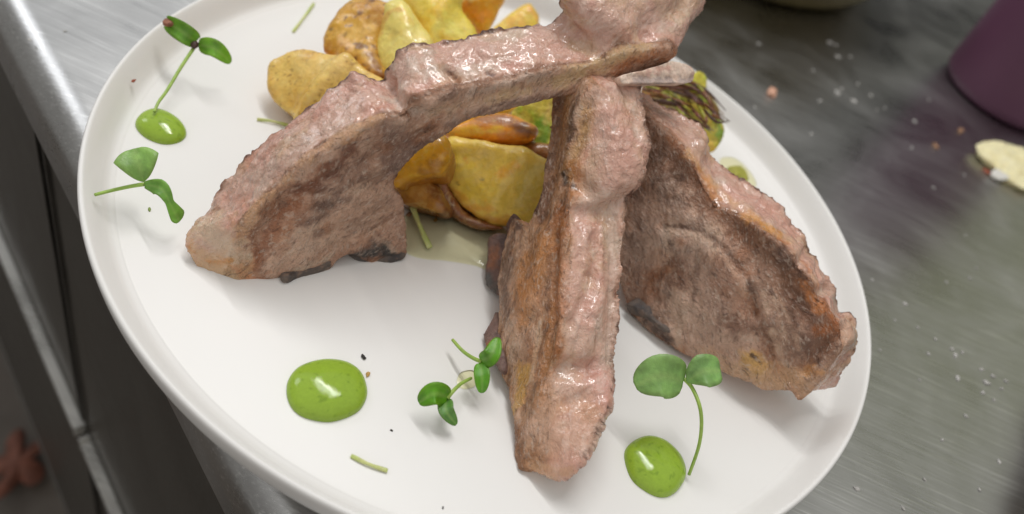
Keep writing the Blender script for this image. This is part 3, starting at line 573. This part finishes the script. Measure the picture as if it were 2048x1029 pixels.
potato('large bright yellow potato chunk at the top middle of the heap', [(785,-14),(850,-34),(905,-14),(926,24),(955,66),(948,118),(876,120),(846,70),(804,28)],
       .020, (.1, -.55, .83), .020, [(228,192,84), (216,174,60), (234,204,112), (200,146,40)], seed=4, wet=.65, relief=[([(905,-10),(870,40),(865,110)], .0045, .0034), ([(800,0),(830,40)], .006, -.0015)], strokes=[([(880,50),(910,60)], .004, (234,208,120), .6)])
potato('orange skinned potato wedge at the top right of the heap', [(884,6),(938,-24),(1002,-18),(998,20),(982,56),(966,68),(946,50),(915,24)],
       .016, (.3, -.55, .78), .018, [(220,154,26), (206,134,18), (230,176,56), (196,130,30)], seed=5, wet=.6, relief=[([(890,4),(950,0),(998,-10)], .003, .002)], strokes=[([(900,4),(950,-8)], .003, (222,196,130), .9), ([(925,25),(955,55)], .0022, (226,186,96), .7)])
potato('small yellow potato wedge rightmost behind the long bone', [(980,66),(1010,34),(1050,6),(1070,16),(1079,46),(1062,84),(1010,88)],
       .004, (.2, -.6, .78), .014, [(222,186,76), (206,160,56), (228,198,104), (190,136,46)], seed=6, spots=SPK, strokes=[([(1060,14),(1076,46)], .0016, (206,150,96), .7)])
potato('dark roasted orange potato wedge seen under the arch of the left chop', [(886,272),(935,240),(1000,225),(1042,234),(1080,262),(1062,284),(1012,292),(950,288)],
       .014, (-.1, -.72, .68), .014, [(206,140,36), (168,100,34), (222,168,60), (120,72,30), (110,60,24)], seed=7, wet=.85, relief=[([(900,262),(1060,258)], .003, .0016)],
       strokes=[([(960,236),(1010,240),(1040,252)], .0038, (126,74,28), .85), ([(1050,262),(1075,262)], .005, (96,68,60), .9), ([(905,268),(1000,262)], .0022, (232,182,70), .8), ([(1000,270),(1050,270)], .0022, (186,130,100), .6), ([(960,285),(1040,287)], .003, (170,104,20), .8)])
potato('big yellow green potato half nearest the front of the heap', [(878,306),(902,274),(950,278),(1010,290),(1056,306),(1110,330),(1104,405),(1066,446),(1012,452),(962,442),(918,414),(890,372),(872,336)],
       .006, (-.05, -.80, .60), .018, [(206,180,88), (192,166,70), (222,196,108), (164,104,40), (150,88,30)], seed=8, wet=.55, relief=[([(1046,310),(1020,350),(990,400)], .0040, .0020), ([(920,320),(930,380)], .007, -.001), ([(900,290),(1000,300),(1090,335)], .003, .0012)],
       strokes=[([(900,300),(930,330),(940,380)], .007, (224,184,64), .8), ([(1080,340),(1060,400)], .009, (172,156,72), .8), ([(1030,330),(1005,350)], .0028, (206,146,36), .7), ([(900,390),(950,430),(1020,444)], .004, (176,116,36), .8), ([(930,320),(934,326)], .0015, (206,126,30), .8), ([(950,416),(985,420)], .003, (208,150,60), .7), ([(880,330),(892,380),(925,425)], .0016, (120,70,26), .8), ([(913,366),(917,369)], .0009, (70,50,20), .8), ([(960,357),(966,360)], .0008, (70,50,20), .8)])
potato('thin yellow potato wedge tucked behind the face of the left chop', [(770,352),(790,310),(870,262),(902,296),(884,344),(850,352),(806,366),(790,380)],
       .012, (-.4, -.6, .7), .012, [(212,162,44), (196,140,34), (224,182,70), (140,86,24)], seed=9, wet=.5, strokes=[([(850,345),(880,330)], .004, (130,78,22), .7)])
potato('small brown roasted potato piece at the foot of the left chop', [(780,388),(806,352),(848,346),(880,372),(900,412),(884,430),(834,416),(792,404)],
       .0005, (-.3, -.6, .74), .012, [(164,120,56), (134,84,36), (182,140,76), (110,66,30)], seed=10, wet=.7, amp=1.4, strokes=[([(870,380),(890,420)], .004, (112,66,36), .8), ([(800,385),(830,375)], .003, (178,140,60), .6)])
potato('dark browned potato end behind the big yellow green half', [(1000,276),(1050,282),(1112,292),(1115,345),(1060,326),(1010,306)],
       .010, (.1, -.7, .7), .014, [(130,84,20), (96,56,16), (150,100,36), (80,46,18)], seed=11, wet=.6)
potato('dark brown potato filler low between the pieces, coloured for the shade there', [(858,352),(884,330),(905,380),(940,430),(1010,458),(960,460),(905,436),(872,400)],
       -.0045, (-.1, -.7, .7), .008, [(108,64,34), (84,46,26), (134,84,44), (80,46,28)], seed=12, wet=.9, sm=6)  # filler piece, its dark colour painted for shading under the big half
potato('shaded potato chunk deep in the middle of the heap', [(800,150),(900,120),(1000,110),(1060,160),(1040,215),(960,250),(850,240)], .004, (0, -.5, .85), .016, [(206,160,56), (180,130,40), (216,176,80), (150,96,34)], seed=13, wet=.5)

# ------------------------------------------------------------------ charred vegetable
veg = empty('charred_cabbage', at(1380, 220, ZF), 'charred yellow green cabbage wedge with dark crisp leaf edges behind the right chop', 'cabbage')
YG, GR, CH = (206, 190, 66), (132, 158, 34), (66, 42, 36)
for i, (ol, z, nn, T, cs, st) in enumerate([
    ([(1384,150),(1400,141),(1414,152),(1417,170),(1408,182),(1386,176)], .022, (.2,-.6,.8), .010, [(206,196,70), (190,176,36), (190,206,80)], []),
    ([(1290,165),(1340,160),(1400,168),(1432,200),(1440,245),(1400,262),(1340,225),(1290,200)], .013, (.15,-.6,.8), .014, [(150,128,52), (104,66,40), (176,170,60)], [([(1290,180),(1340,188)], .0035, (176,100,44), .8), ([(1290,165),(1370,165)], .003, (60,38,32), .8), ([(1400,200),(1430,230)], .003, (150,176,50), .8)]),
    ([(1352,212),(1382,200),(1416,206),(1428,232),(1420,255),(1388,250),(1360,238)], .018, (.1,-.6,.8), .008, [(214,190,72), (196,176,56), (170,180,50)], [([(1365,232),(1372,240)], .0024, (120,170,50), .8)]),
    ([(1398,262),(1410,238),(1436,232),(1448,262),(1440,286),(1424,306),(1400,296)], .008, (.2,-.5,.8), .010, [(196,178,58), GR, (150,170,40)], [([(1436,240),(1440,280)], .0028, (110,146,30), .9), ([(1420,290),(1426,300)], .0030, (220,180,66), .8)]),
    ([(1020,222),(1060,202),(1106,190),(1112,250),(1110,310),(1070,290),(1060,262),(1030,240)], .012, (0,-.7,.7), .012, [(216,200,80), (190,196,60), (226,212,110)], [([(1040,210),(1075,236)], .003, (150,170,20), .8), ([(1085,250),(1092,310)], .0045, (100,150,26), .9), ([(1100,210),(1098,240)], .0022, (224,200,110), .8)])]):
    lump('leaf_heart', ol, ((ol[0][0], ol[0][1], z), nn), T, VEGM, cs, veg, voxel=.0006, sm=6, seed=500 + i, wet=.7, strokes=st, amp=1.2)
def ribbon(name, pts, w0, mat, col, parent, th=.0004, twist=0., prof=None, wet=.5, n=8, label=None, seed=0, col2=None, side=None, cup=0.):
    """a leaf or strip: centre line through 3D points, real thickness"""
    C = crom(pts, n); K = len(C); T = np.gradient(C, axis=0); T /= np.linalg.norm(T, axis=1)[:, None]
    V = []; cc = []; NS = 7
    for i in range(K):
        t = i / (K - 1); view = EYE - C[i] if side is None else np.array(side, float)
        view = view / np.linalg.norm(view)
        s = np.cross(T[i], view); s /= np.linalg.norm(s); nn = np.cross(s, T[i])
        a = twist * (t - .3); s, nn = s * math.cos(a) + nn * math.sin(a), nn * math.cos(a) - s * math.sin(a)
        w = w0 * (prof(t) if prof else 1)
        for k in range(NS):
            u = 2 * k / (NS - 1) - 1
            p = C[i] + s * w * u + nn * (cup * w * u * u)
            V.append((p, nn)); cc.append((t, u))
    top = [p + nn * th * (1 - .8 * u[1] ** 2) for (p, nn), u in zip(V, cc)]; bot = [p - nn * th * (1 - .8 * u[1] ** 2) for (p, nn), u in zip(V, cc)]
    F = []; M_ = K * NS
    for i in range(K - 1):
        for k in range(NS - 1):
            a, b, c, d = i * NS + k, i * NS + k + 1, (i + 1) * NS + k + 1, (i + 1) * NS + k
            F.append((a, b, c, d)); F.append((M_ + d, M_ + c, M_ + b, M_ + a))
        a, d = i * NS, (i + 1) * NS; F.append((a, d, M_ + d, M_ + a)); a += NS - 1; d += NS - 1; F.append((d, a, M_ + a, M_ + d))
    for i in (0, K - 1):
        for k in range(NS - 1):
            a = i * NS + k; q = (a, a + 1, M_ + a + 1, M_ + a); F.append(q if i else q[::-1])
    me = mesh_np(name, np.array(top + bot), F)
    bm = bmesh.new(); bm.from_mesh(me); bmesh.ops.recalc_face_normals(bm, faces=bm.faces[:]); bm.to_mesh(me); bm.free()
    base = np.tile(lin(col), (len(cc) * 2, 1)); u = np.abs(np.array([c[1] for c in cc] * 2))
    if col2 is not None:
        P = getv(me); w = sstep(fbm(P, .003, seed, 2), -.3, .4)[:, None] * .6; base = base * (1 - w) + lin(col2) * w
    vein = np.exp(-(u / .10) ** 2)[:, None] * .22; base = base * (1 - vein) + lin((176, 196, 120)) * vein if name == 'leaf' else base
    setcol(me, base, np.full(len(base), wet))
    return link(name, me, mat, parent)
rr = random.Random(5)
strands = [((1300,168),(1350,176),(1405,182)), ((1330,160),(1380,172),(1425,205)), ((1320,180),(1370,190),(1418,215)), ((1300,190),(1345,200),(1390,235)), ((1350,165),(1400,185),(1440,230)), ((1345,205),(1372,215),(1400,250)),
  ((1310,200),(1350,205),(1376,222)), ((1385,168),(1415,195),(1436,250)), ((1400,200),(1430,225),(1448,243)), ((1392,205),(1410,235),(1412,262)), ((1360,180),(1395,200),(1425,222)), ((1410,225),(1435,235),(1447,240)),
  ((1340,190),(1362,205),(1385,210)), ((1290,172),(1320,182),(1352,188)), ((1380,240),(1400,245),(1428,262)), ((1338,215),(1360,228),(1385,240))]
allst = []
for st in strands:
    allst.append(st)
    for q in range(2): allst.append(tuple((x + rr.uniform(-12, 12), y + rr.uniform(-9, 9)) for x, y in st))
for i, st in enumerate(allst):
    P_ = [at(x, y, z) for (x, y), z in zip(st, (.018 + rr.uniform(0, .004), .0225 + rr.uniform(-.001, .002), .016 + rr.uniform(-.002, .003)))]
    ribbon('charred_frond', P_, .0003 + rr.uniform(0, .0005), VEGM, ((110, 60, 44), (140, 88, 50), (76, 44, 36), (170, 170, 60))[i % 4], veg, .0002, 1.6, lambda t: .3 + math.sin(math.pi * min(1, t + .1)) * .8, .8, 7, seed=i, col2=(72, 40, 32))
o = lump('cabbage_scrap', [(1455,334),(1478,330),(1494,342),(1497,362),(1480,364),(1460,350)], ((1475,345,-.006), (.1,-.3,.9)), .003, VEGM, [(168,166,60), (150,150,50), (190,180,80)], voxel=.0006, sm=4, seed=520, wet=.9, amp=.3)
tag(o, 'small olive green vegetable scrap by the upper edge of the right chop', 'vegetable scrap')

# ------------------------------------------------------------------ sauce, oil, shreds, crumbs
def dome(name, px, H, mat, col, amp=.0001, power=.5, seed=0, wet=1.):
    P = np.array([at(x, y, ZF) for x, y in px]); R0 = crom(P, 8, True); c = R0.mean(0); V = []; F = []; K = len(R0); NR = 22
    for r in range(NR + 1):
        t = r / NR; rad = math.sin(t * math.pi / 2)
        z = H * max(0., 1 - rad ** 2.2) ** power
        for p in R0:
            q = c + (p - c) * rad; V.append((q[0], q[1], ZF + .0003 + z))
    V = np.array(V); V[:, 2] += fbm(V, .006, seed, 2) * amp * np.clip((V[:, 2] - ZF) / H, 0, 1)
    for p in R0: V = np.vstack([V, [[p[0], p[1], ZF - .0012]]])
    for r in range(NR + 1):
        for i in range(K): j = (i + 1) % K; F.append((r * K + i, (r + 1) * K + i, (r + 1) * K + j, r * K + j))
    me = mesh_np(name, V, F); bm = bmesh.new(); bm.from_mesh(me); bmesh.ops.remove_doubles(bm, verts=bm.verts[:], dist=1e-7)
    bmesh.ops.recalc_face_normals(bm, faces=bm.faces[:]); bm.to_mesh(me); bm.free()
    if col is not None:
        Q = getv(me); C = np.tile(lin(col), (len(Q), 1)); w = (sstep(vnoise(Q, .0010, seed + 3), .50, .75) * .4)[:, None]; C = C * (1 - w) + lin((90, 120, 30)) * w
        setcol(me, C, np.full(len(Q), wet))
    return link(name, me, mat)
SG = 'drops of green sauce on the plate'
for lb, px, H, sd in [
    ('largest round green sauce drop, in the open lower left of the plate', [(573,790),(577,760),(600,735),(645,722),(690,726),(720,745),(733,775),(732,800),(715,825),(680,841),(648,845),(608,836),(584,818)], .0042, 1),
    ('oval green sauce drop at the front right below the cress stem', [(1248,912),(1260,888),(1291,874),(1325,882),(1355,908),(1369,938),(1367,963),(1348,988),(1322,996),(1291,984),(1261,957)], .0042, 2),
    ('small green sauce drop near the left rim with a cress stem on it', [(271,246),(286,229),(311,222),(340,231),(364,249),(373,270),(360,285),(330,290),(297,280),(276,263)], .0036, 3)]:
    tag(dome('sauce_drop', px, H, SAUCE, (146, 176, 58), seed=sd), lb, 'sauce', SG)
def oilmat():
    m, N, L, p = newmat('pale_oil'); N.remove(p)
    out = N['Material Output']; t = N.new('ShaderNodeBsdfTransparent'); t.inputs[0].default_value = (.985, .972, .80, 1)
    g = N.new('ShaderNodeBsdfGlossy'); g.inputs['Roughness'].default_value = .08
    f = N.new('ShaderNodeFresnel'); f.inputs['IOR'].default_value = 1.4
    mx = N.new('ShaderNodeMixShader'); L.new(f.outputs[0], mx.inputs[0]); L.new(t.outputs[0], mx.inputs[1]); L.new(g.outputs[0], mx.inputs[2]); L.new(mx.outputs[0], out.inputs['Surface'])
    return m
OIL = oilmat()
tag(dome('oil_pool', [(800,470),(812,430),(850,412),(920,432),(1000,450),(1020,500),(1000,545),(950,530),(890,520),(850,517),(815,505)], .0009, OIL, None, 0, 1.6), 'thin pale yellow green oil pool in front of the potatoes', 'oil')
tag(dome('oil_pool', [(914,760),(922,746),(944,742),(958,756),(950,772),(930,778),(916,772)], .0002, OIL, None, 0, .5), 'small yellowish oil spot under the cress by the middle chop', 'oil')
tag(dome('oil_pool', [(1440,320),(1470,318),(1500,345),(1512,372),(1490,380),(1450,350)], .0002, OIL, None, 0, .5), 'little oil stain by the vegetable scrap near the upper rim', 'oil')
GRS = 'pale green herb shreds scattered on the plate'
for lb, pts, w in [
    ('thin green shred near the top left of the plate, above the potatoes', [(586,64,.0), (604,40,.0006), (628,7,.0)], .0006),
    ('thin green shred beside the pale leftmost potato', [(514,239,.0), (546,243,.0004), (580,252,.0)], .0006),
    ('wet green shred lying in the oil in front of the potatoes', [(821,402,.004), (838,448,.002), (860,496,.0)], .0010),
    ('short pale shred in the empty lower left of the plate', [(702,912,.0), (738,929,.0003), (775,942,.0)], .0006)]:
    P_ = [at(x, y, ZF + w + z) for x, y, z in pts]
    o = ribbon('herb_shred', P_, w * 1.0, LEAF, (206, 210, 142), None, w * .4, .5, lambda t: .85 + .15 * math.sin(9 * t), .8, 6, seed=int(pts[0][0]), col2=(170, 192, 100)); tag(o, lb, 'herb shred', GRS)

# ------------------------------------------------------------------ cress
CG = 'cress sprigs scattered over the plate'
def teardrop(a=.42, sharp=.9):
    return lambda t: max(.03, (math.sin(math.pi * min(1., t) ** a * .999) ** sharp) if t < 1 else .03)
oval = lambda t: max(.05, math.sin(math.pi * (.03 + .95 * t ** .8)) ** .62)
kite = lambda t: max(.04, (t / .62) ** .85 if t < .62 else ((1 - t) / .38) ** .55)
def sprig(label, node, stem, leaves, hue=0):
    root = empty('cress_sprig', at(node[0], node[1], ZF), label, 'cress', CG)
    for lf in leaves:
        pts, w, prof, tw, cup, colr = lf[:6]
        o = ribbon('leaf', [at(*p) for p in pts], w, LEAF, tuple(min(255, int(c * 1.22)) for c in colr), root, .00017, tw, prof, .6, 8, seed=int(pts[0][0]), col2=tuple(int(c * .82) for c in colr), cup=cup)
    P_ = [at(*p) for p in stem]
    o = ribbon('stem', P_, .00055, LEAF, (152, 182, 84), root, .0005, .3, lambda t: 1.1 - .25 * t, .7, 8, seed=3, col2=(160, 186, 90))
    return root
G1, G2, G3 = (88, 134, 34), (96, 142, 52), (62, 104, 14)
r1 = sprig('cress sprig at the top left with a brown seed coat on one leaf', (387, 95), [(388,96,.0030), (362,135,.0), (335,180,-.003), (317,205,-.0045), (309,224,-.0050)],
  [([(392,84,.004), (368,66,.007), (334,44,.0060)], .0034, lambda t: max(.3, math.sin(math.pi * (.12 + .76 * t)) ** .5), .5, .35, (82, 128, 32)), ([(398,90,.004), (430,98,.0055), (461,126,.001)], .0031, oval, .5, .3, (90, 136, 36))])
SEED = plain('seed_coat', (150, 96, 74), .6, var=.3, sc=900)
def blob(name, c, r, mat, parent=None, seed=0, sq=(1, 1, .7), amp=.25):
    bm = bmesh.new(); bmesh.ops.create_icosphere(bm, subdivisions=3, radius=1); V = np.array([v.co[:] for v in bm.verts])
    V = V * (1 + amp * fbm(V, .9, seed, 2))[:, None] * np.array(sq) * r
    a = seed * 1.3; V = V @ np.array([[math.cos(a), math.sin(a), 0], [-math.sin(a), math.cos(a), 0], [0, 0, 1]])
    for v, q in zip(bm.verts, V): v.co = q + c
    me = bpy.data.meshes.new(name); bm.to_mesh(me); bm.free(); return link(name, me, mat, parent)
blob('seed_coat', at(340, 46, .0066), .0021, SEED, r1, 3, (1.2, .9, .6), .4)
blob('node', at(389, 90, .0040), .0013, plain('brown_node', (74, 50, 44), .5, var=.3, sc=900), r1, 5, (1, 1.4, .9))
sprig('cress sprig by the left rim, its stem resting against the rim wall', (287, 368), [(288,369,.002), (262,373,.0), (225,381,-.002), (190,390,-.001)],
  [([(287,364,.002), (277,330,.006), (268,298,.0075)], .0062, kite, .2, .25, (112, 148, 74)), ([(290,370,.002), (322,378,.0045), (342,412,.001), (358,444,-.004)], .0036, lambda t: (.25 + 1.5 * t) if t < .3 else ((.70 - 1.2 * (t - .3)) if t < .6 else max(.1, .34 + 1.6 * (t - .6) if t < .85 else .74 * (max(0., 1 - t) / .15) ** .5)), 1.0, .3, (92, 136, 54))])
sprig('cress sprig touching the brown side of the middle chop', (962, 724), [(963,724,-.001), (945,716,-.0025), (925,702,-.004), (905,680,-.0055)],
  [([(962,722,-.001), (982,712,.003), (996,676,.004)], .0026, oval, .4, .3, (74, 126, 12)), ([(962,727,-.001), (964,755,-.001), (964,786,-.005)], .0023, oval, .2, .3, (74, 132, 16))])
sprig('small cress sprig just left of the yellowish oil spot', (895, 797), [(895,797,-.004), (905,784,-.003), (922,768,-.004), (942,757,-.006)],
  [([(896,795,-.004), (868,788,-.001), (838,806,-.0045)], .0032, oval, -.3, .3, (70, 122, 8)), ([(893,799,-.005), (892,822,-.004), (912,850,-.0065)], .0022, oval, .6, .4, (72, 110, 50))])
sprig('largest cress sprig, broad pale leaves standing over the front right sauce drop', (1370, 762), [(1366,756,.010), (1384,776,.0105), (1399,812,.010), (1403,850,.006), (1397,895,.000), (1378,950,-.008)],
  [([(1366,764,.010), (1320,752,.011), (1270,772,.0065)], .0064, oval, .2, .25, (108, 142, 78)), ([(1374,764,.011), (1404,744,.016), (1441,742,.015)], .0050, lambda t: max(.05, min(1, t * 2.0) ** .9 * (max(0., 1 - t ** 5)) ** .5),   .3, .25, (106, 142, 80))])

# ------------------------------------------------------------------ crumbs
CRW = plain('white_droplet', (176, 174, 170), .3, var=.3, sc=900); CRB = plain('brown_crumb', (150, 112, 84), .6, var=.3, sc=700); CRD = plain('burnt_crumb', (44, 40, 36), .7); CRY = plain('golden_crumb', (190, 150, 84), .5); CRR = plain('red_flake', (146, 72, 44), .5); CRG = plain('green_fleck', (130, 150, 70), .5)
for lb, x, y, r, m in [('black crumb just above right of the largest sauce drop', 727, 714, .0009, CRD), ('golden crumb right of the largest sauce drop', 736, 748, .0008, CRY), ('red brown flake on the rim wall left of the top cress sprig', 267, 162, .0009, CRR),
    ('green fleck under the cress by the left rim', 299, 419, .0007, CRG), ('tiny black speck between the largest sauce drop and the middle chop', 783, 861, .0004, CRD), ('brown crumb beside the foot of the left chop', 818, 429, .0012, CRB),
    ('yellow crumb lying in the oil pool', 871, 440, .0009, CRY), ('tiny black speck near the front rim', 886, 1016, .0004, CRD)]:
    if x == 267: z = ZF + .006
    else: z = ZF + r * .4
    tag(blob('crumb', at(x, y, z), r * .78, m, None, int(x), (1.4, .8, .5), .5), lb, 'crumb')
DW = [(1660,85,2.6),(1672,90,1.8),(1677,114,2.2),(1701,114,1.9),(1675,185,2.4),(1684,178,1.4),(1709,202,2.4),(1640,202,1.7),(1716,168,1.3),(1742,191,1.3),(1830,243,1.8),(1517,88,1.4),(1626,141,1.2),(1510,215,1.1),(1623,268,1.1),(1770,217,1.1),(1755,220,1.),(1858,200,1.1),(1824,296,1.2),
      (1912,711,1.6),(1917,757,1.5),(1973,765,1.7),(1986,752,1.2),(1963,739,1.1),(2004,778,1.),(2012,762,1.),(1932,832,1.),(1999,924,1.),(1811,608,1.3),(1858,708,.9),(1893,564,.9),(1953,536,.9),(1714,978,1.2),(1806,1016,1.),(1905,698,1.),(1925,705,.9),(1966,785,1.1),(1988,800,.8),(1872,679,.8),(1940,556,.8),(1836,655,.8),
      (1867,375,.9),(1930,350,.9),(1931,470,.8),(1745,560,.8),(1790,640,.7),(1840,760,.7),(1760,700,.7),(1885,880,.8),(1960,980,.8),(1850,960,.7),(60,80,.9),(130,62,.7)]
for x, y, r in DW:
    o = blob('droplet', at(x, y, ZT + .0002), r * .00072, CRW, None, int(x + y), (1.25, .8, .4), .6)
    big = r > 1.55
    zone = ('by the top left edge' if x < 400 else 'behind the plate below the dish' if y < 150 else 'between plate and bottle' if y < 310 else 'right of the right chop' if y < 660 and x < 1880 else 'in the greenish sheen at the right' if y < 690 else 'in the white cluster at the lower right' if y < 840 and x > 1890 else 'on the scratched steel at the lower right')
    tag(o, ('larger bright white droplet ' if big else 'tiny pale speck ') + zone, 'droplet', 'pale droplets on the steel counter')
for lb, x, y, r, m in [('pinkish crumb on the steel right of the plate top', 1543, 184, .0034, plain('pink_crumb', (206, 158, 132), .5)), ('brown crumb on the steel left of the garlic piece', 1922, 262, .0020, CRB), ('smaller brown crumb on the steel below the bottle', 1872, 292, .0018, CRB), ('reddish crumb touching the garlic piece', 1974, 343, .0020, CRR)]:
    tag(blob('crumb', at(x, y, ZT + r * .3), r, m, None, int(x), (1.3, .8, .5), .5), lb, 'crumb')

# ------------------------------------------------------------------ things at the back of the counter
def bottle():
    c = Vector((.2600, .3150, ZT)); root = empty('squeeze_bottle', c, 'dark purple round bottle standing on the steel at the top right', 'bottle')
    PUR = plain('purple_plastic', (98, 62, 84), .5, spec=.4, var=.05, sc=30)
    p = crom([(0, .0008), (.030, .0003), (.0370, .0012), (.0398, .0055), (.0405, .012), (.0405, .06), (.0405, .125), (.039, .140), (.030, .152), (.018, .158), (.016, .160)], 5)
    lathe('body', [tuple(q) for q in p], PUR, c, 96, root)
    lathe('cap', [(0, .162), (.016, .162), (.0175, .166), (.0175, .176), (.012, .180), (.006, .200), (.003, .212), (0, .212)][::-1], plain('dark_cap', (50, 36, 44), .5), c, 64, root)
bottle()
def dish():
    c = Vector((.058, .392, ZT)); root = empty('serving_dish', c, 'olive brown round dish at the back of the steel counter', 'dish')
    OLV = plain('olive_brown_glaze', (104, 94, 62), .4, var=.2, sc=40)
    p = crom([(0, .003), (.085, .0025), (.094, .001), (.100, .0015), (.106, .006), (.117, .022), (.128, .045), (.133, .058), (.1345, .060), (.132, .0605), (.126, .047), (.113, .022), (.100, .008), (.090, .006), (0, .006)], 4)
    lathe('bowl', [tuple(q) for q in p], OLV, c, 128, root)
    for s in (-1, 1):
        bm = bmesh.new(); V = []; 
        for i in range(17):
            a = math.pi * i / 16; q = Vector((s * (.130 + .020 * math.sin(a)), .028 * math.cos(a), .056)); V.append(q)
        P_ = np.array([np.array(c + v) for v in V])
        me_o = ribbon('handle', P_, .005, None, (104, 94, 62), root, .003, 0, None, .5, 3, side=(0, 0, 1)); me_o.data.materials.append(OLV); bm.free()
dish()
g = lump('garlic_clove', [(1948,292),(1962,283),(2000,284),(2040,294),(2085,318),(2090,366),(2062,384),(2030,370),(2000,346),(1984,330),(1962,312)], ((2010,330,-.018), (-.05,-.12,.99)), .0045, BONE, [(240,232,186), (234,222,166), (246,240,208)], voxel=.0009, sm=3, seed=600, wet=.4, bulge=.0012, amp=1.5)
tag(g, 'pale yellow peeled garlic piece on the steel at the right edge of the photo', 'garlic')
g = lump('onion_flake', [(1982,345),(1992,336),(2010,344),(2024,356),(2004,360),(1988,354)], ((2000,348,-.019), (-.1,-.25,.95)), .003, BONE, [(222,220,212), (210,208,200), (232,230,226)], voxel=.0008, sm=4, seed=601, wet=.4, amp=.4)
tag(g, 'small white flake lying against the lower side of the garlic', 'onion flake')
def rod():
    a, b = Vector((.262, .055, ZT + .0125)), Vector((.205, -.085, ZT + .0125)); d = (b - a).normalized(); s = d.cross(Vector((0, 0, 1))); u = s.cross(d)
    V = []; F = []; K = 24; n = 16
    for i in range(n):
        t = i / (n - 1); c = a.lerp(b, t); rr_ = .0120 if 0 < i < n - 1 else .009
        for k in range(K):
            an = 2 * math.pi * k / K; V.append(c + s * rr_ * 1.25 * math.cos(an) + u * rr_ * math.sin(an))
    for i in range(n - 1):
        for k in range(K): j = (k + 1) % K; F.append((i * K + k, i * K + j, (i + 1) * K + j, (i + 1) * K + k))
    F.append(tuple(range(K))[::-1]); F.append(tuple((n - 1) * K + k for k in range(K)))
    o = link('knife_handle', mesh_np('knife_handle', V, F), plain('worn_brown_wood', (92, 80, 66), .4, var=.4, sc=160))
    tag(o, 'worn dark brown handle on the counter at the bottom right corner', 'handle')
rod()
def scrap():
    c = Vector(at(38, 930, -.79)); bm = bmesh.new()
    V = []; N_ = 60
    for i in range(N_):
        a = 2 * math.pi * i / N_; r = .022 + .030 * abs(math.cos(2.5 * a + .4)) ** 1.5 + .004 * math.sin(7 * a); r *= .68; V.append((c.x + 1.0 * r * math.cos(a) - .006 * math.sin(a), c.y + 1.3 * r * math.sin(a), c.z + .006 + .004 * math.sin(3 * a)))
    vs = [bm.verts.new(v) for v in V]; ctr = bm.verts.new((c.x, c.y, c.z + .012))
    for i in range(N_): bm.faces.new((vs[i], vs[(i + 1) % N_], ctr))
    me = bpy.data.meshes.new('dry_leaf'); bm.to_mesh(me); bm.free()
    o = link('dry_leaf', me, plain('reddish_leaf', (118, 72, 56), .7, var=.3, sc=60))
    s = o.modifiers.new('s', 'SOLIDIFY'); s.thickness = .002
    tag(o, 'blurred reddish brown leaf on the floor at the lower left', 'leaf')
scrap()
